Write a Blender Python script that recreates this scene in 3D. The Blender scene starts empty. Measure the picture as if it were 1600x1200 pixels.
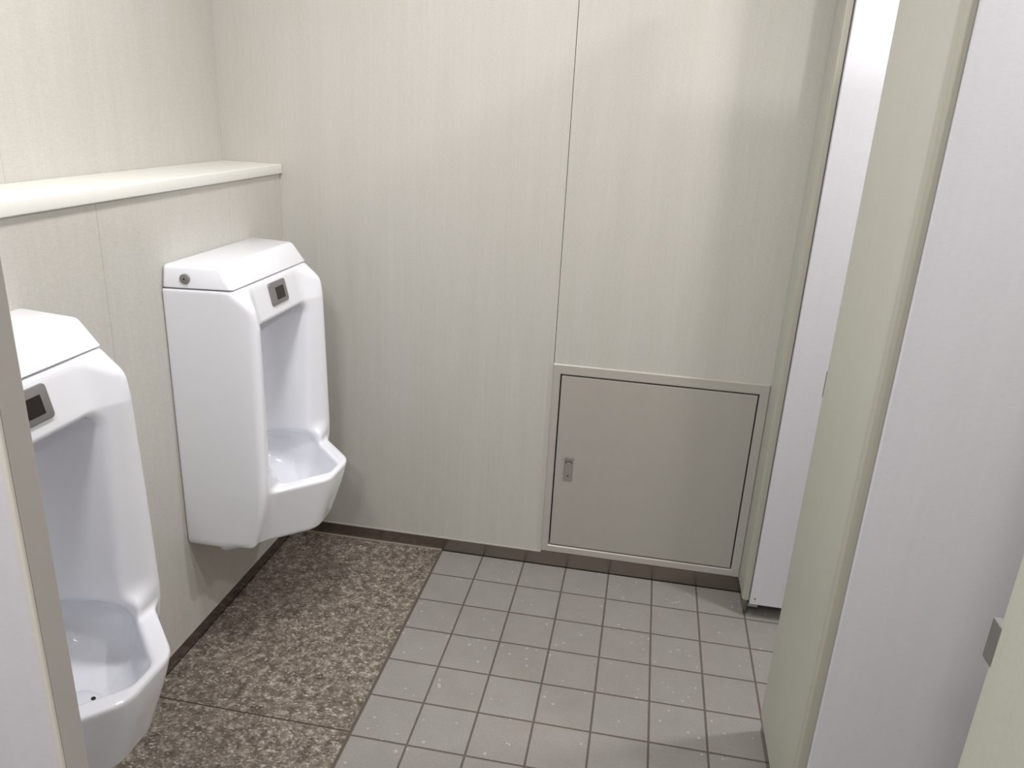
import bpy, bmesh, math
import numpy as np
from mathutils import Matrix, Vector

SC = bpy.context.scene
COL = SC.collection

# ------------------------------------------------------------------ camera
RW = [[0.9827429233, 0.1787200282, 0.0477021825],
      [0.1044608687, -0.3233829421, -0.9404846621],
      [-0.1526573732, 0.9292376576, -0.3364715472]]
CAM = Vector((0.61509, -2.37847, 1.52669))
cd = bpy.data.cameras.new('camera')
cd.sensor_width = 36.0
cd.lens = 1218.19 / 1600 * 36.0
cd.clip_start = 0.02
cam = bpy.data.objects.new('camera', cd)
m = Matrix.Identity(4)
for i in range(3):
    m[i][0] = RW[0][i]
    m[i][1] = -RW[1][i]
    m[i][2] = -RW[2][i]
    m[i][3] = CAM[i]
cam.matrix_world = m
COL.objects.link(cam)
SC.camera = cam

# ------------------------------------------------------------------ world, exposure
SC.view_settings.view_transform = 'Standard'
SC.view_settings.look = 'None'
SC.view_settings.gamma = 1.0
SC.view_settings.use_curve_mapping = False
SC.view_settings.exposure = 0.0
w = bpy.data.worlds.new('world')
SC.world = w
w.use_nodes = True
w.node_tree.nodes['Background'].inputs[0].default_value = (0.8, 0.85, 0.9, 1)
w.node_tree.nodes['Background'].inputs[1].default_value = 0.15

# ------------------------------------------------------------------ ceiling lamps (light only; housings are built below)
CEIL = 2.45
LAMPS = [  # x, y, size x, size y, watts, colour
    (1.62, -0.42, 0.10, 0.10, 19.0, (1.0, 0.985, 0.99)),
    (1.55, -1.32, 0.10, 0.10, 12.0, (1.0, 0.985, 0.99)),
    (-0.05, -2.05, 0.20, 0.20, 11.0, (1.0, 0.985, 0.99)),
    (0.02, -0.92, 0.20, 0.20, 15.0, (1.0, 0.985, 0.99)),
    (0.37, -3.05, 0.20, 0.20, 22.0, (1.0, 0.985, 0.99)),
]
for (x, y, sx, sy, W, c) in LAMPS:
    ld = bpy.data.lights.new('ceiling_lamp_light', 'AREA')
    ld.shape = 'RECTANGLE'
    ld.size, ld.size_y = sx, sy
    ld.energy = W
    ld.color = c
    lo = bpy.data.objects.new('ceiling_lamp_light', ld)
    lo.location = (x, y, CEIL - 0.045)
    COL.objects.link(lo)


# ------------------------------------------------------------------ materials
def mat(name, color, rough=0.5, metal=0.0, ior=1.5, coat=0.0):
    mt = bpy.data.materials.new(name)
    mt.use_nodes = True
    b = mt.node_tree.nodes['Principled BSDF']
    b.inputs['Base Color'].default_value = (*color, 1)
    b.inputs['Roughness'].default_value = rough
    b.inputs['Metallic'].default_value = metal
    b.inputs['IOR'].default_value = ior
    b.inputs['Coat Weight'].default_value = coat
    return mt, mt.node_tree, b


def srgb(r, g, b):
    f = lambda v: ((v / 255 + 0.055) / 1.055) ** 2.4 if v > 10 else v / 255 / 12.92
    return (f(r), f(g), f(b))


def node(nt, t, **kw):
    n = nt.nodes.new(t)
    for k, v in kw.items():
        setattr(n, k, v)
    return n


def noise(nt, vec, scale, detail=3.0, rough=0.6):
    n = node(nt, 'ShaderNodeTexNoise')
    n.inputs['Scale'].default_value = scale
    n.inputs['Detail'].default_value = detail
    n.inputs['Roughness'].default_value = rough
    nt.links.new(vec, n.inputs['Vector'])
    return n.outputs['Fac']


def ramp(nt, fac, stops):
    n = node(nt, 'ShaderNodeValToRGB')
    cr = n.color_ramp
    while len(cr.elements) < len(stops):
        cr.elements.new(0.5)
    for e, (p, c) in zip(cr.elements, stops):
        e.position = p
        e.color = (*c, 1)
    nt.links.new(fac, n.inputs['Fac'])
    return n.outputs['Color']


def math_n(nt, op, a, b=None, c=None):
    n = node(nt, 'ShaderNodeMath', operation=op)
    for i, v in enumerate((a, b, c)):
        if v is None:
            continue
        if isinstance(v, (int, float)):
            n.inputs[i].default_value = v
        else:
            nt.links.new(v, n.inputs[i])
    return n.outputs[0]


def mix(nt, fac, a, b, typ='MIX'):
    n = node(nt, 'ShaderNodeMix', data_type='RGBA', blend_type=typ)
    if isinstance(fac, (int, float)):
        n.inputs[0].default_value = fac
    else:
        nt.links.new(fac, n.inputs[0])
    for s, v in ((6, a), (7, b)):
        if isinstance(v, tuple):
            n.inputs[s].default_value = (*v, 1)
        else:
            nt.links.new(v, n.inputs[s])
    return n.outputs[2]


def world_pos(nt):
    return node(nt, 'ShaderNodeNewGeometry').outputs['Position']


def scaled(nt, vec, s):
    n = node(nt, 'ShaderNodeMapping')
    n.inputs['Scale'].default_value = s
    nt.links.new(vec, n.inputs['Vector'])
    return n.outputs['Vector']


def bump(nt, b, h, strength, dist=0.001):
    n = node(nt, 'ShaderNodeBump')
    n.inputs['Strength'].default_value = strength
    n.inputs['Distance'].default_value = dist
    nt.links.new(h, n.inputs['Height'])
    nt.links.new(n.outputs[0], b.inputs['Normal'])


def laminate(name, base, dark, rough=0.38, amount=1.0):
    """Laminate board with faint upright grain and a fine woven print."""
    mt, nt, b = mat(name, base, rough)
    P = world_pos(nt)
    grain = noise(nt, scaled(nt, P, (9, 9, 0.55)), 1.6, 4, 0.55)
    fine = noise(nt, scaled(nt, P, (70, 70, 2.2)), 1.6, 3, 0.6)
    weave = noise(nt, scaled(nt, P, (120, 120, 420)), 1.0, 2, 0.6)
    g = math_n(nt, 'MULTIPLY_ADD', grain, 0.5, math_n(nt, 'MULTIPLY', fine, 0.5))
    c = ramp(nt, g, [(0.36, dark), (0.62, base)])
    c = mix(nt, 0.10 * amount, c, ramp(nt, weave, [(0.3, (0.25, 0.25, 0.24)), (0.7, (0.9, 0.9, 0.88))]), 'OVERLAY')
    nt.links.new(c, b.inputs['Base Color'])
    bump(nt, b, weave, 0.12, 0.0004)
    return mt


M_WALL = laminate('wall_laminate', srgb(196, 193, 187), srgb(191, 188, 181), 0.40)
M_PART = laminate('partition_laminate', srgb(186, 186, 176), srgb(183, 183, 172), 0.42, 0.6)
M_DOOR = laminate('door_laminate', srgb(212, 211, 218), srgb(209, 208, 215), 0.42, 0.6)
M_EDGE, _, _ = mat('edge_profile', srgb(174, 172, 160), 0.4)
M_SHELF = laminate('shelf_laminate', srgb(236, 235, 229), srgb(233, 232, 226), 0.35, 0.3)
M_SCREEN_EDGE, _, _ = mat('screen_edge', srgb(186, 182, 178), 0.45)
M_BEAD, _, _ = mat('screen_bead', srgb(214, 210, 202), 0.4)
M_GAP, _, _ = mat('dark_gap', srgb(30, 26, 22), 0.8)
M_CEIL, _, _ = mat('ceiling_paint', srgb(232, 230, 224), 0.8)
M_LAMP, _, _b = mat('lamp_diffuser', (0.9, 0.9, 0.9), 0.6)
_b.inputs['Emission Color'].default_value = (1, 0.98, 0.95, 1)
_b.inputs['Emission Strength'].default_value = 1.5

M_PORC, nt, b = mat('white_porcelain', srgb(236, 237, 243), 0.12, coat=0.3)
M_CHROME, nt, b = mat('dull_chrome', srgb(178, 176, 175), 0.32, 0.9)
M_SENSORGLASS, nt, b = mat('sensor_glass', srgb(38, 30, 30), 0.12)
M_PLATE, nt, b = mat('sensor_plate_metal', srgb(150, 147, 147), 0.35, 0.6)
M_HATCHFRAME, nt, b = mat('hatch_frame_metal', srgb(184, 180, 173), 0.34, 0.15)
M_HATCH = laminate('hatch_door_paint', srgb(171, 167, 160), srgb(169, 165, 158), 0.42, 0.3)
M_HANDLE, nt, b = mat('handle_metal', srgb(158, 154, 147), 0.35, 0.4)

# stainless skirting
M_SKIRT, nt, b = mat('skirting_steel', srgb(138, 130, 122), 0.24, 0.9)
P = world_pos(nt)
s = noise(nt, scaled(nt, P, (4, 4, 300)), 1.0, 3)
nt.links.new(math_n(nt, 'MULTIPLY_ADD', s, 0.16, 0.16), b.inputs['Roughness'])

# floor tiles
Y1, PITCH = 0.1473, 0.15
M_TILE, nt, b = mat('floor_tile', srgb(150, 146, 139), 0.42)
P = world_pos(nt)
sep = node(nt, 'ShaderNodeSeparateXYZ')
nt.links.new(P, sep.inputs[0])


def grid(coord, off):
    t = math_n(nt, 'DIVIDE', math_n(nt, 'SUBTRACT', coord, off), PITCH)
    f = math_n(nt, 'ABSOLUTE', math_n(nt, 'SUBTRACT', math_n(nt, 'FRACT', t), 0.5))
    return f, math_n(nt, 'FLOOR', t)


fx, ix = grid(sep.outputs[0], 0.0)
fy, iy = grid(sep.outputs[1], -Y1)
edge = math_n(nt, 'MULTIPLY', math_n(nt, 'SUBTRACT', 0.5, math_n(nt, 'MAXIMUM', fx, fy)), PITCH)
wob = math_n(nt, 'MULTIPLY', math_n(nt, 'SUBTRACT', noise(nt, P, 90.0, 2), 0.5), 0.0012)
edge = math_n(nt, 'ADD', edge, wob)
mr = node(nt, 'ShaderNodeMapRange', interpolation_type='SMOOTHSTEP')
mr.inputs['From Min'].default_value = 0.0021
mr.inputs['From Max'].default_value = 0.0036
nt.links.new(edge, mr.inputs['Value'])
tile_mask = mr.outputs[0]
wn = node(nt, 'ShaderNodeTexWhiteNoise', noise_dimensions='2D')
cmb = node(nt, 'ShaderNodeCombineXYZ')
nt.links.new(ix, cmb.inputs[0]); nt.links.new(iy, cmb.inputs[1])
nt.links.new(cmb.outputs[0], wn.inputs['Vector'])
cloud = noise(nt, P, 14.0, 5, 0.6)
speck = noise(nt, P, 260.0, 2, 0.5)
tc = ramp(nt, cloud, [(0.3, srgb(132, 128, 124)), (0.7, srgb(144, 141, 137))])
tc = mix(nt, 0.35, tc, ramp(nt, wn.outputs['Value'], [(0.0, srgb(136, 131, 127)), (1.0, srgb(142, 140, 136))]))
tc = mix(nt, 0.18, tc, ramp(nt, speck, [(0.35, srgb(120, 116, 108)), (0.65, srgb(180, 176, 168))]))
vor = node(nt, 'ShaderNodeTexVoronoi')
vor.inputs['Scale'].default_value = 30.0
nt.links.new(P, vor.inputs['Vector'])
dots = math_n(nt, 'LESS_THAN', math_n(nt, 'ADD', vor.outputs['Distance'], math_n(nt, 'MULTIPLY', noise(nt, P, 9.0, 2), 0.25)), 0.235)
tc = mix(nt, math_n(nt, 'MULTIPLY', dots, 0.45), tc, srgb(196, 193, 188))
col = mix(nt, tile_mask, srgb(92, 84, 76), tc)
nt.links.new(col, b.inputs['Base Color'])
nt.links.new(math_n(nt, 'MULTIPLY_ADD', tile_mask, -0.35, 0.8), b.inputs['Roughness'])
hh = math_n(nt, 'ADD', tile_mask, math_n(nt, 'MULTIPLY', speck, 0.10))
bump(nt, b, hh, 0.5, 0.0015)

# granite slab
M_GRAN, nt, b = mat('flamed_granite', srgb(120, 108, 98), 0.5)
P = world_pos(nt)
n1 = noise(nt, P, 42.0, 7, 0.74)
n2 = noise(nt, P, 16.0, 4, 0.6)
n3 = noise(nt, P, 190.0, 3, 0.6)
c = ramp(nt, n1, [(0.36, srgb(60, 51, 46)), (0.47, srgb(102, 91, 82)), (0.55, srgb(136, 126, 116)), (0.64, srgb(190, 182, 172))])
c = mix(nt, 0.30, c, ramp(nt, n2, [(0.35, srgb(84, 72, 63)), (0.65, srgb(150, 140, 128))]))
n4 = noise(nt, scaled(nt, P, (1.0, 1.5, 1.0)), 118.0, 3, 0.65)
n5 = noise(nt, P, 60.0, 3, 0.6)
flake = node(nt, 'ShaderNodeMapRange', interpolation_type='SMOOTHSTEP')
flake.inputs['From Min'].default_value = 0.56
flake.inputs['From Max'].default_value = 0.66
nt.links.new(math_n(nt, 'MULTIPLY_ADD', n5, 0.35, math_n(nt, 'MULTIPLY', n4, 0.68)), flake.inputs['Value'])
dark = node(nt, 'ShaderNodeMapRange', interpolation_type='SMOOTHSTEP')
dark.inputs['From Min'].default_value = 0.44
dark.inputs['From Max'].default_value = 0.36
nt.links.new(n4, dark.inputs['Value'])
c = mix(nt, math_n(nt, 'MULTIPLY', dark.outputs[0], 0.7), c, srgb(66, 57, 52))
c = mix(nt, math_n(nt, 'MULTIPLY', flake.outputs[0], 0.85), c, srgb(205, 199, 190))
nt.links.new(c, b.inputs['Base Color'])
nt.links.new(math_n(nt, 'MULTIPLY_ADD', n3, 0.7, 0.12), b.inputs['Roughness'])
bump(nt, b, math_n(nt, 'ADD', n1, math_n(nt, 'MULTIPLY', n3, 0.5)), 0.9, 0.003)
M_SEAL, _, _ = mat('sealant', srgb(150, 142, 130), 0.5)
M_SEAM, _, _ = mat('slab_seam', srgb(66, 57, 50), 0.8)


# ------------------------------------------------------------------ mesh helpers
ROOTS = {}      # where each thing stands, so that its parts keep local coordinates


def obj(name, bm, material, parent=None, smooth=False, autos=True):
    me = bpy.data.meshes.new(name)
    bmesh.ops.recalc_face_normals(bm, faces=bm.faces)
    if smooth:
        for f in bm.faces:
            f.smooth = True
        if autos:
            for e in bm.edges:
                if len(e.link_faces) == 2 and e.calc_face_angle(0) > math.radians(40):
                    e.smooth = False
    bm.to_mesh(me)
    bm.free()
    me.materials.append(material)
    o = bpy.data.objects.new(name, me)
    COL.objects.link(o)
    if parent:
        o.parent = parent
        root = ROOTS.get(parent.name, Vector((0, 0, 0)))
        ROOTS[o.name] = root
        me.transform(Matrix.Translation(-root))
    return o


def box(bm, lo, hi, bev=0.0, seg=2):
    vs = [bm.verts.new((x, y, z)) for x in (lo[0], hi[0]) for y in (lo[1], hi[1]) for z in (lo[2], hi[2])]
    F = [(0, 1, 3, 2), (4, 6, 7, 5), (0, 4, 5, 1), (2, 3, 7, 6), (0, 2, 6, 4), (1, 5, 7, 3)]
    fs = [bm.faces.new([vs[i] for i in f]) for f in F]
    if bev:
        es = list({e for f in fs for e in f.edges})
        bmesh.ops.bevel(bm, geom=es, offset=bev, segments=seg, profile=0.5, affect='EDGES')
    return bm


def B(lo, hi, bev=0.0, seg=2):
    return box(bmesh.new(), lo, hi, bev, seg)


def prism(bm, pts, axis, a, b, bev=0.0, seg=2):
    """extrude a 2D outline along an axis (0 x, 1 y, 2 z)"""
    def P3(p, t):
        q = list(p)
        q.insert(axis, t)
        return q
    A = [bm.verts.new(P3(p, a)) for p in pts]
    Bv = [bm.verts.new(P3(p, b)) for p in pts]
    n = len(pts)
    fs = [bm.faces.new(A), bm.faces.new(Bv[::-1])]
    for i in range(n):
        fs.append(bm.faces.new((A[i], A[(i + 1) % n], Bv[(i + 1) % n], Bv[i])))
    bmesh.ops.recalc_face_normals(bm, faces=fs)
    if bev:
        es = list({e for f in fs for e in f.edges})
        bmesh.ops.bevel(bm, geom=es, offset=bev, segments=seg, profile=0.5, affect='EDGES')
    return bm


def cyl(bm, c, r, h, axis, n=32, bev=0.0):
    pts = []
    o = [c[i] for i in range(3) if i != axis]
    for k in range(n):
        t = 2 * math.pi * k / n
        pts.append((o[0] + r * math.cos(t), o[1] + r * math.sin(t)))
    return prism(bm, pts, axis, c[axis] - h / 2, c[axis] + h / 2, bev, 2)


def struct(name, bm, material, **k):
    o = obj(name, bm, material, **k)
    o['kind'] = 'structure'
    return o


def tag(o, label, cat, group=None):
    o['label'] = label
    o['category'] = cat
    if group:
        o['group'] = group
    return o


def thing(name, loc, label, cat, group=None):
    o = bpy.data.objects.new(name, None)
    o.location = loc
    o.empty_display_size = 0.1
    COL.objects.link(o)
    ROOTS[o.name] = Vector(loc)
    return tag(o, label, cat, group)


# ------------------------------------------------------------------ room shell
XL, XU, XF = -0.555, -0.747, 1.035      # low left wall, upper left wall, stall front
XR, YN = 2.15, -3.7                     # far stall wall, wall behind the camera
SK = 0.056                              # skirting height
FZ, HX0, HX1, HZ0, HZ1 = 1.318, 0.357, 1.034, 0.061, 0.752
SEAM = 0.3555

bm = B((-0.002, YN, -0.08), (XR, 0.0, 0.0))
box(bm, (XU, YN, -0.08), (-0.002, 0.0, -0.022))
struct('floor', bm, M_TILE)
struct('ceiling', B((XU - 0.1, YN - 0.1, CEIL), (XR + 0.1, 0.12, CEIL + 0.08)), M_CEIL)

bm = bmesh.new()
g = 0.0009
gs = 0.0003
box(bm, (XU - 0.1, 0.0, SK), (HX0, 0.1, CEIL))                                  # left sheet down to the skirting
box(bm, (HX0 + 2 * g, 0.0, HZ1), (XR + 0.1, 0.1, CEIL))                         # sheet above the hatch
box(bm, (HX1, 0.0, SK), (XR + 0.1, 0.1, HZ1))
box(bm, (HX0, 0.004, SK), (HX1, 0.1, 0.075))
struct('wall_back', bm, M_WALL)
bm = B((HX0 - 0.002, 0.003, HZ1 - 0.01), (HX0 + 0.004, 0.09, CEIL))
box(bm, (HX0 - 0.001, 0.03, 0.07), (HX1 + 0.001, 0.1, HZ1 + 0.001))
struct('trim_1', bm, M_GAP)
struct('trim_2', B((XL, -0.0035, SK - 0.004), (HX0, 0.003, SK + 0.001), 0.001), M_HATCHFRAME)   # thin lip under the sheet
struct('trim_3', B((XL + 0.02, -0.004, 0.0), (-0.002, 0.004, 0.005), 0.001), M_SEAL)           # sealant bead at the slab

bm = bmesh.new()
box(bm, (XL - 0.15, YN, SK), (XL, -0.865 - gs, FZ - 0.03))
box(bm, (XL - 0.15, -0.865 + gs, SK), (XL, -0.0006, FZ - 0.03))
struct('wall_left', bm, M_WALL)
bm = bmesh.new()
box(bm, (XU - 0.1, YN, FZ - 0.03), (XU, -0.886 - gs, CEIL))
box(bm, (XU - 0.1, -0.886 + gs, FZ - 0.03), (XU, -0.0006, CEIL))
box(bm, (XU - 0.1, YN, -0.08), (XL - 0.15, -0.0006, FZ - 0.03))
struct('wall_upper_left', bm, M_WALL)
struct('wall_right', B((XR, YN, -0.08), (XR + 0.1, 0.0, CEIL)), M_WALL)
struct('wall_front', B((XU - 0.1, YN - 0.1, -0.08), (XR + 0.1, YN, CEIL)), M_WALL)
bm = B((XL - 0.02, 0.004, -0.02), (XR, 0.05, SK + 0.002))
struct('baseboard_back', bm, M_SKIRT)
struct('baseboard_left', B((XL - 0.1, YN, -0.02), (XL - 0.010, 0.0, SK + 0.001)), M_SKIRT)

# granite slabs under the urinals (rest in the lowered strip of the floor)
YS = -0.888
for (ya, yb, lab) in ((YS + 0.0022, -0.001, 'speckled brown granite slab in the back corner, beneath the far urinal'),
                      (YS - 0.90, YS - 0.0022, 'speckled brown granite slab in front of the seam, beneath the near urinal')):
    o = obj('granite_slab', B((XL - 0.009, ya, -0.0215), (-0.006, yb, 0.0015), 0.0012), M_GRAN)
    tag(o, lab, 'floor slab', 'granite slabs along the urinal wall')
    if ya < -1:
        o2 = o
struct('trim_4', B((-0.006, YN, -0.0215), (-0.0025, 0.0, 0.0002)), mat('grout', srgb(92, 84, 76), 0.8)[0])

struct('trim_5', B((XL - 0.009, YS - 0.0022, -0.0215), (-0.006, YS + 0.0022, 0.0003)), M_SEAM)

# shelf on the low wall
sh = tag(obj('ledge_shelf', prism(bmesh.new(), [(XU + 0.001, FZ - 0.0295), (XL + 0.010, FZ - 0.0295), (XL + 0.010, FZ), (XU + 0.001, FZ)], 1, YN + 0.01, -0.0015, 0.003, 3), M_SHELF, smooth=True),
         'long cream white shelf board capping the low wall above the urinals', 'shelf')


# ------------------------------------------------------------------ access hatch
h = thing('access_hatch', (0.5 * (HX0 + HX1), 0, HZ0), 'square beige metal access hatch low in the back wall', 'hatch')
IX0, IX1, IZ0, IZ1 = 0.382, 1.005, 0.088, 0.718
bm = bmesh.new()
yf = -0.006
rect = lambda x0, z0, x1, z1: [(x0, z0), (x1, z0), (x1, z1), (x0, z1)]
O = rect(HX0, HZ0, HX1, HZ1)
I = rect(IX0, IZ0, IX1, IZ1)
rings = []
for pts, y in ((O, 0.03), (O, yf + 0.003), ([(a + s * 0.003, c + t * 0.003) for (a, c), (s, t) in zip(O, ((1, 1), (-1, 1), (-1, -1), (1, -1)))], yf),
               ([(a - s * 0.003, c - t * 0.003) for (a, c), (s, t) in zip(I, ((1, 1), (-1, 1), (-1, -1), (1, -1)))], yf), (I, yf + 0.003), (I, 0.03)):
    rings.append([bm.verts.new((p[0], y, p[1])) for p in pts])
rings.append(rings[0])
for a, c in zip(rings[:-1], rings[1:]):
    for i in range(4):
        bm.faces.new((a[i], a[(i + 1) % 4], c[(i + 1) % 4], c[i]))
obj('frame', bm, M_HATCHFRAME, h)
gp = 0.0045
hd = obj('hatch_door', B((IX0 + gp, -0.0045, IZ0 + gp), (IX1 - gp, 0.022, IZ1 - gp), 0.0015), M_HATCH, h)
hx, hz0, hz1 = 0.431, 0.343, 0.430
bm = bmesh.new()
box(bm, (hx - 0.0155, -0.0065, hz0), (hx + 0.0155, -0.003, hz1), 0.001)
hp = obj('handle', bm, M_HANDLE, h)
bm = B((hx - 0.0155, -0.0085, hz1 - 0.006), (hx + 0.0155, -0.003, hz1), 0.001)
box(bm, (hx - 0.012, -0.0085, hz0 + 0.016), (hx + 0.012, -0.006, hz1 - 0.024), 0.001)
box(bm, (hx - 0.008, -0.0085, hz1 - 0.026), (hx + 0.008, -0.006, hz1 - 0.017), 0.0006)
obj('lever', bm, M_HANDLE, hp)
bm = B((hx - 0.0105, -0.0072, hz1 - 0.0165), (hx + 0.0105, -0.006, hz1 - 0.0145))
box(bm, (hx - 0.0105, -0.0072, hz1 - 0.0235), (hx - 0.0085, -0.006, hz1 - 0.0145))
box(bm, (hx + 0.0085, -0.0072, hz1 - 0.0235), (hx + 0.0105, -0.006, hz1 - 0.0145))
obj('lever_slot', bm, M_GAP, hp)
bm = bmesh.new()
cyl(bm, (hx, -0.0085, hz0 + 0.021), 0.0024, 0.001, 1, 16)
obj('keyhole', bm, M_GAP, hp)

# ------------------------------------------------------------------ toilet stalls
PT, PZ, PH = 0.028, 0.056, 2.08
YA, YB = -0.640, -1.006                 # green-cream pilaster
YC, YD = -1.582, -1.940                 # near pilaster


def pilaster(y0, y1, label, mats=(M_PART, M_EDGE), trim=True, far_trim=False):
    t = thing('stall_partition', (XF + PT / 2, (y0 + y1) / 2, 0), label, 'partition', 'front partitions of the toilet stalls')
    e = 0.012 if trim else 0
    obj('panel', B((XF, y1 + e, PZ), (XF + PT, y0, PH), 0.0015), mats[0], t)
    if trim:
        obj('edge_strip', prism(bmesh.new(), [(XF - 0.0012, y1 + e), (XF - 0.0012, y1 + 0.004), (XF + 0.004, y1 - 0.001), (XF + PT * 0.72, y1 - 0.001),
                                             (XF + PT, y1 + 0.004), (XF + PT, y1 + e)], 2, PZ, PH, 0.0008), mats[1], t)
    obj('plinth', B((XF + 0.007, y1 + 0.002, 0.0), (XF + PT - 0.004, y0 - 0.0, PZ), 0.0), M_SKIRT, t)
    return t


jamb = thing('door_jamb', (XF + PT / 2, -0.06, 0), 'narrow cream door post fixed against the back wall right of the hatch', 'door post')
obj('post', B((XF, -0.118, PZ), (XF + 0.022, -0.0005, PH), 0.002), M_PART, jamb)
obj('edge_strip', B((XF + 0.001, -0.128, PZ + 0.001), (XF + 0.020, -0.1185, PH), 0.003), M_EDGE, jamb)
obj('plinth', B((XF + 0.010, -0.118, 0.0), (XF + 0.018, -0.0005, PZ)), M_SKIRT, jamb)


def stall_door(yh, width, label):
    """door opened inward at right angles; hinge at x = XF+PT, its broad face to -y"""
    t = thing('stall_door', (XF + PT, yh, 0), label, 'door', 'opened toilet stall doors')
    x0 = XF + PT - 0.006
    obj('door_leaf', B((x0, yh - 0.004, PZ - 0.004), (x0 + width, yh + 0.024, PH - 0.02), 0.002), M_DOOR, t)
    obj('hinge', B((x0 - 0.004, yh - 0.002, PZ - 0.014), (x0 + 0.026, yh + 0.012, PZ - 0.0045), 0.001), M_CHROME, t)
    bm = bmesh.new()
    cyl(bm, (x0 + 0.014, yh - 0.0046, PZ + 0.018), 0.0035, 0.001, 1, 16)
    obj('screw', bm, M_HANDLE, t)
    return t


stall_door(-0.134, 0.50, 'white stall door opened inward next to the back wall and hatch')
stall_door(-1.010 + 0.0, 0.56, 'large white stall door opened inward behind the metal-plated nearest partition')
P1 = pilaster(YA, YB, 'pale green-cream stall partition standing between the two opened white doors')
P2 = pilaster(YC, YD, 'cream stall partition at the right edge, nearest, with larger metal strike plate')


def strike(y, z0, z1, parent, out=0.006):
    bm = B((XF - 0.0012, y - 0.004, z0), (XF + PT * 0.8, y + out, z1), 0.001)
    box(bm, (XF + 0.004, y + out - 0.001, z0 + 0.045), (XF + 0.018, y + out + 0.003, z1 - 0.008), 0.001)
    return obj('strike_plate', bm, M_CHROME, parent)


strike(YA, 0.945, 1.006, P1, 0.002)
strike(YC, 0.968, 1.020, P2, 0.017)
tag(obj('stall_divider', B((XF + PT + 0.0005, -0.845, 0.03), (XR - 0.001, -0.817, PH), 0.001), M_PART),
    'cream dividing wall between the two toilet stalls, behind the middle partition', 'partition')
tag(obj('stall_divider', B((XF + PT + 0.0005, -1.775, 0.03), (XR - 0.001, -1.747, PH), 0.001), M_PART),
    'cream dividing wall of the nearest stall, behind the partition at the right edge', 'partition')

# ------------------------------------------------------------------ urinal screen at the left edge
scn = thing('urinal_screen', (-0.25, -1.745, 0), 'white privacy screen with grey-beige end post at the left edge before the near urinal', 'screen')
SX = 0.0
obj('panel', B((XL + 0.001, -1.760, 0.12), (SX - 0.004, -1.729, 1.72), 0.001), M_DOOR, scn)
obj('end_post', B((SX - 0.004, -1.7595, 0.12), (SX + 0.001, -1.7255, 1.725), 0.002), M_SCREEN_EDGE, scn)
obj('edge_bead', B((SX - 0.006, -1.7645, 0.12), (SX + 0.0015, -1.7595, 1.725), 0.0018), M_BEAD, scn)


# ------------------------------------------------------------------ urinals (ceramic body from a signed distance field)
def smax(a, b, k):
    h = np.maximum(k - np.abs(a - b), 0.0)
    return np.maximum(a, b) + h * h / (4 * k)


def smin(a, b, k):
    return -smax(-a, -b, k)


def plane(c1, c2, n, p):
    """signed distance to a plane: c1,c2 coordinate arrays, normal n, point p"""
    l = math.hypot(*n)
    return ((c1 - p[0]) * n[0] + (c2 - p[1]) * n[1]) / l


def body_sdf(d, u, z):
    a = np.abs(u)
    half = 0.237 - np.clip(d / 0.235, 0, 1) * (0.030 - 0.022 * np.clip((1.06 - z) / 0.56, 0, 1))
    f = smax(d - 0.236, plane(d, z, (0.16, -0.05), (0.236, 0.49)), 0.02)
    f = smax(f, plane(d, z, (0.05, 0.062), (0.180, 1.060)), 0.008)
    # front hollowed towards the middle: flat panel between two outward-splayed arms
    base = 0.180 + np.clip((1.060 - z) * 0.22, -0.01, 0.021)
    cen = smax(base - d, (base + 0.62 * (a - 0.136) - d) / 1.177, 0.010)
    cen = smax(cen, 0.535 - z, 0.05)
    f = smax(f, -cen, 0.012)
    f = smax(f, 0.337 - z, 0.010)
    # projecting basin with tapering corners
    g = smax(d - 0.357, plane(d, z, (0.17, -0.060), (0.357, 0.485)), 0.02)
    q = ((d - 0.357) * 0.124 + (a - 0.066) * 0.121 - (z - 0.50) * 0.048) / math.sqrt(0.124**2 + 0.121**2 + 0.048**2)
    g = smax(g, q, 0.020)
    g = smax(g, z - 0.507, 0.012)
    g = smax(g, plane(d, z, (-0.05, -1), (0.29, 0.322)), 0.018)
    f = smin(f, g, 0.014)
    f = smax(f, a - half, 0.022)
    f = smax(f, z - 1.0605, 0.006)
    f = smax(f, 0.001 - d, 0.003)
    # tall niche
    c = a - (0.116 + np.clip(d - 0.03, 0, 0.2) * 0.19 - np.clip(1.0 - z, 0, 0.5) * 0.03)
    c = smax(c, 0.032 - d, 0.08)
    c = smax(c, z - 0.955, 0.040)
    c = smax(c, 0.520 - z, 0.010)
    f = smax(f, -c, 0.011)
    # bowl in the basin
    qi = ((d - 0.357) * 0.124 + (a - 0.066) * 0.121) / math.hypot(0.124, 0.121) + 0.042 + 0.14 * np.clip(0.507 - z, 0, 0.1)
    h = smax(d - 0.334 + 0.15 * np.clip(0.507 - z, 0, 0.1), qi, 0.012)
    h = smax(h, a - 0.152, 0.02)
    h = smax(h, 0.032 - d, 0.08)
    h = smax(h, 0.395 + 0.25 * np.clip(0.2 - d, 0, 1) - z, 0.05)
    h = smax(h, z - 0.548, 0.05)
    f = smax(f, -h, 0.012)
    return f


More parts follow.
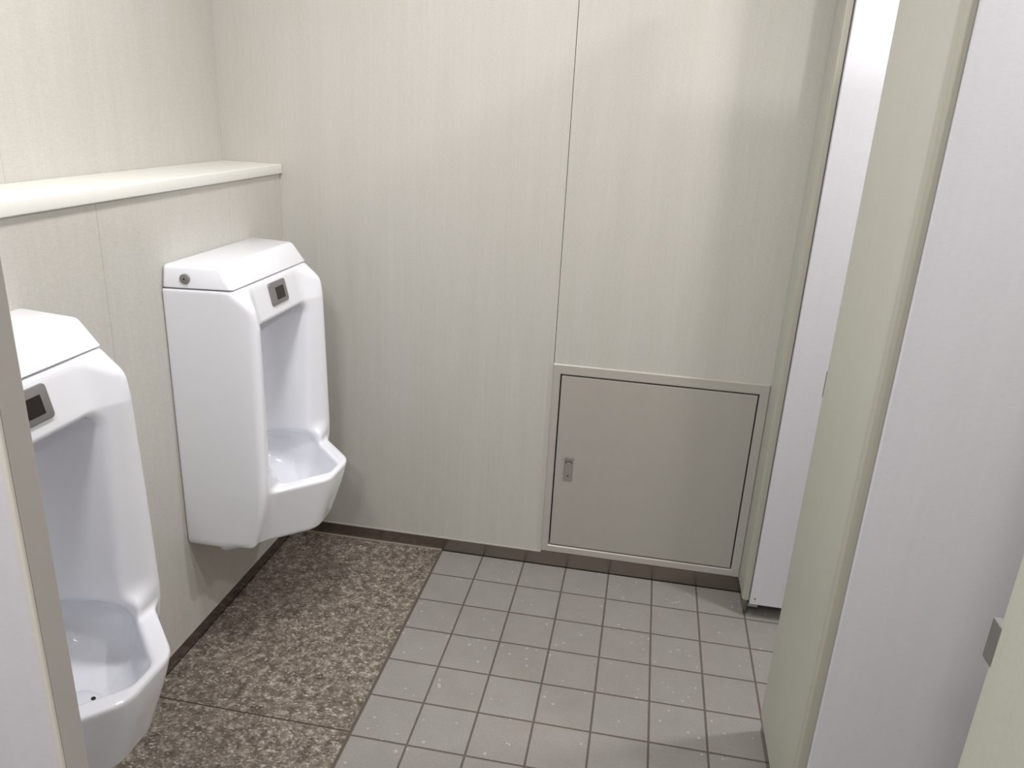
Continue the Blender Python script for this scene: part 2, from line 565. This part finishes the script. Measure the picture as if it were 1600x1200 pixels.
def surface_nets(fn, lo, hi, s):
    ax = [np.arange(l - 2 * s, h_ + 2.5 * s, s) for l, h_ in zip(lo, hi)]
    G = np.meshgrid(*ax, indexing='ij')
    F = fn(*G)
    inside = F < 0
    n = F.shape
    acc = np.zeros(tuple(k - 1 for k in n) + (3,))
    cnt = np.zeros(tuple(k - 1 for k in n))
    base = [G[i][:-1, :-1, :-1] for i in range(3)]
    corners = [(i, j, k) for i in (0, 1) for j in (0, 1) for k in (0, 1)]
    sl = lambda c: tuple(slice(c[t], n[t] - 1 + c[t]) for t in range(3))
    for c0 in corners:
        for t in range(3):
            if c0[t]:
                continue
            c1 = list(c0); c1[t] = 1
            f0, f1 = F[sl(c0)], F[sl(c1)]
            cr = (f0 < 0) != (f1 < 0)
            tt = np.where(cr, f0 / np.where(cr, f0 - f1, 1), 0)
            for a in range(3):
                v = c0[a] * s + (tt * s if a == t else 0)
                acc[..., a] += np.where(cr, v, 0)
            cnt += cr
    act = cnt > 0
    idx = -np.ones(cnt.shape, int)
    idx[act] = np.arange(act.sum())
    V = np.stack([base[a][act] + acc[..., a][act] / cnt[act] for a in range(3)], 1)
    faces = []
    for t in range(3):
        a, b_ = [(1, 2), (2, 0), (0, 1)][t]
        s0 = [slice(1, -1)] * 3; s1 = [slice(1, -1)] * 3
        s0[t] = slice(0, n[t] - 1); s1[t] = slice(1, n[t])
        i0, i1 = inside[tuple(s0)], inside[tuple(s1)]
        off = [1, 1, 1]; off[t] = 0
        E = np.argwhere(i0 != i1)
        sgn = i0[tuple(E.T)]
        E = E + np.array(off)
        da = np.zeros(3, int); da[a] = 1
        db = np.zeros(3, int); db[b_] = 1
        q = np.stack([idx[tuple((E - da - db).T)], idx[tuple((E - db).T)], idx[tuple(E.T)], idx[tuple((E - da).T)]], 1)
        q[~sgn] = q[~sgn][:, ::-1]
        faces.append(q)
    Fc = np.concatenate(faces)
    me = bpy.data.meshes.new('body')
    me.vertices.add(len(V)); me.vertices.foreach_set('co', V.ravel())
    me.loops.add(len(Fc) * 4); me.loops.foreach_set('vertex_index', Fc.ravel())
    me.polygons.add(len(Fc)); me.polygons.foreach_set('loop_start', np.arange(len(Fc)) * 4)
    me.polygons.foreach_set('use_smooth', np.ones(len(Fc), bool))
    me.update(calc_edges=True)
    me.validate()
    return me


def urinal(yc, label):
    t = thing('wall_urinal', (XL, yc, 0), label, 'urinal', 'white wall urinals on the left wall')
    me = surface_nets(body_sdf, (0, -0.238, 0.29), (0.362, 0.238, 1.062), 0.0034)
    me.materials.append(M_PORC)
    bo = bpy.data.objects.new('body', me)
    COL.objects.link(bo)
    bo.parent = t
    X, Y = XL, yc

    def W(p):
        return (X + p[0], Y + p[1], p[2])
    # lid
    bm = bmesh.new()
    z0, z1, z2 = 1.0630, 1.0660, 1.119
    lo = [(0.001, -0.237), (0.178, -0.214), (0.178, 0.214), (0.001, 0.237)]
    hi = [(0.001, -0.226), (0.143, -0.203), (0.143, 0.203), (0.001, 0.226)]
    A = [bm.verts.new(W((p[0], p[1], z0))) for p in lo]
    C_ = [bm.verts.new(W((p[0], p[1], z2))) for p in hi]
    bm.faces.new(A[::-1]); bm.faces.new(C_)
    for i in range(4):
        bm.faces.new((A[i], A[(i + 1) % 4], C_[(i + 1) % 4], C_[i]))
    bmesh.ops.recalc_face_normals(bm, faces=bm.faces)
    up = [e for e in bm.edges if max(v.co.z for v in e.verts) > 1.1]
    bmesh.ops.bevel(bm, geom=up, offset=0.011, segments=5, profile=0.5, affect='EDGES')
    bmesh.ops.bevel(bm, geom=[e for e in bm.edges if all(v.co.z < 1.064 for v in e.verts) and len(e.link_faces) == 2 and e.calc_face_angle(0) > 0.5],
                    offset=0.003, segments=3, profile=0.5, affect='EDGES')
    lid = obj('lid', bm, M_PORC, t, smooth=True)
    bm = bmesh.new()
    cyl(bm, W((0.060, -0.2255, 1.0865)), 0.0125, 0.009, 1, 32, 0.0012)
    sc = obj('lid_screw', bm, M_PLATE, lid, smooth=True)
    bm = bmesh.new()
    cyl(bm, W((0.060, -0.2303, 1.0865)), 0.0025, 0.001, 1, 12)
    obj('screw_recess', bm, M_GAP, sc)
    # sensor plate on the slanted panel
    bm = bmesh.new()
    box(bm, (-0.0475, -0.031, -0.004), (0.0475, 0.031, 0.0045), 0.0)
    bmesh.ops.bevel(bm, geom=[e for e in bm.edges if abs(e.verts[0].co.z - e.verts[1].co.z) > 0.005], offset=0.008, segments=5, profile=0.5, affect='EDGES')
    bmesh.ops.bevel(bm, geom=[e for e in bm.edges if all(v.co.z > 0.004 for v in e.verts)], offset=0.0018, segments=3, profile=0.5, affect='EDGES')
    nrm = Vector((0.100, 0, 0.022)).normalized()
    ux = Vector((0, 1, 0)); uy = nrm.cross(ux).normalized()
    if uy.z < 0:
        uy = -uy
    fm = Matrix((ux, uy, nrm)).transposed().to_4x4()
    zc = 1.016
    dc = 0.180 + (1.060 - zc) * 0.22
    fm.translation = Vector((X + dc, Y, zc))
    bm.transform(fm)
    sp = obj('sensor_plate', bm, M_PLATE, t, smooth=True)
    bm = B((-0.017, -0.019, 0.003), (0.029, 0.015, 0.0056), 0.0008)
    bm.transform(fm)
    obj('sensor_window', bm, M_SENSORGLASS, sp)
    # drain cover on the bowl floor, outlet under the body
    bm = bmesh.new()
    prof = [(0.0, 0.016), (0.020, 0.015), (0.034, 0.011), (0.040, 0.004), (0.042, -0.012)]
    n = 40
    rings = []
    for r, hgt in prof:
        if r == 0:
            rings.append([bm.verts.new(W((0.19, 0.0, 0.400 + hgt)))])
        else:
            rings.append([bm.verts.new(W((0.19 + r * math.cos(2 * math.pi * i / n), r * math.sin(2 * math.pi * i / n), 0.400 + hgt))) for i in range(n)])
    for i in range(n):
        bm.faces.new((rings[0][0], rings[1][i], rings[1][(i + 1) % n]))
        for a, c2 in zip(rings[1:-1], rings[2:]):
            bm.faces.new((a[i], c2[i], c2[(i + 1) % n], a[(i + 1) % n]))
    dcv = obj('drain_cover', bm, M_PORC, t, smooth=True)
    for k in range(3):
        bm = bmesh.new()
        an = math.pi / 6 + k * math.pi * 2 / 3
        cyl(bm, W((0.19 + 0.026 * math.cos(an), 0.026 * math.sin(an), 0.4135)), 0.0042, 0.004, 2, 12)
        obj('drain_hole', bm, M_GAP, dcv)
    bm = bmesh.new()
    cyl(bm, W((0.085, -0.168, 0.324)), 0.030, 0.040, 2, 32, 0.008)
    obj('outlet_pipe', bm, M_PORC, t, smooth=True)
    return t


U1 = urinal(-0.432, 'whole white porcelain urinal in the back left corner, in full view')


def copy_tree(o, parent=None):
    c = o.copy()
    COL.objects.link(c)
    if parent:
        c.parent = parent
    for ch in list(o.children):
        copy_tree(ch, c)
    return c


U2 = copy_tree(U1)
U2.location = (XL, -1.337, 0)
U2['label'] = 'near white porcelain urinal at the left edge, partly hidden by the screen'

# ------------------------------------------------------------------ ceiling lamp housings
LN = ['square white ceiling lamp above the far toilet stall', 'square white ceiling lamp above the near toilet stall',
      'square white ceiling lamp in front of the screen', 'square white ceiling lamp between the far urinal and the hatch',
      'square white ceiling lamp over the entrance end of the room']
for (x, y, sx, sy, W_, c_), lab in zip(LAMPS, LN):
    t = thing('ceiling_lamp', (x, y, CEIL), lab, 'ceiling lamp', 'ceiling lamps')
    obj('housing', B((x - sx / 2 - 0.02, y - sy / 2 - 0.02, CEIL - 0.036), (x + sx / 2 + 0.02, y + sy / 2 + 0.02, CEIL - 0.0005), 0.004), M_CEIL, t)
    obj('diffuser', B((x - sx / 2, y - sy / 2, CEIL - 0.041), (x + sx / 2, y + sy / 2, CEIL - 0.0365), 0.002), M_LAMP, t)
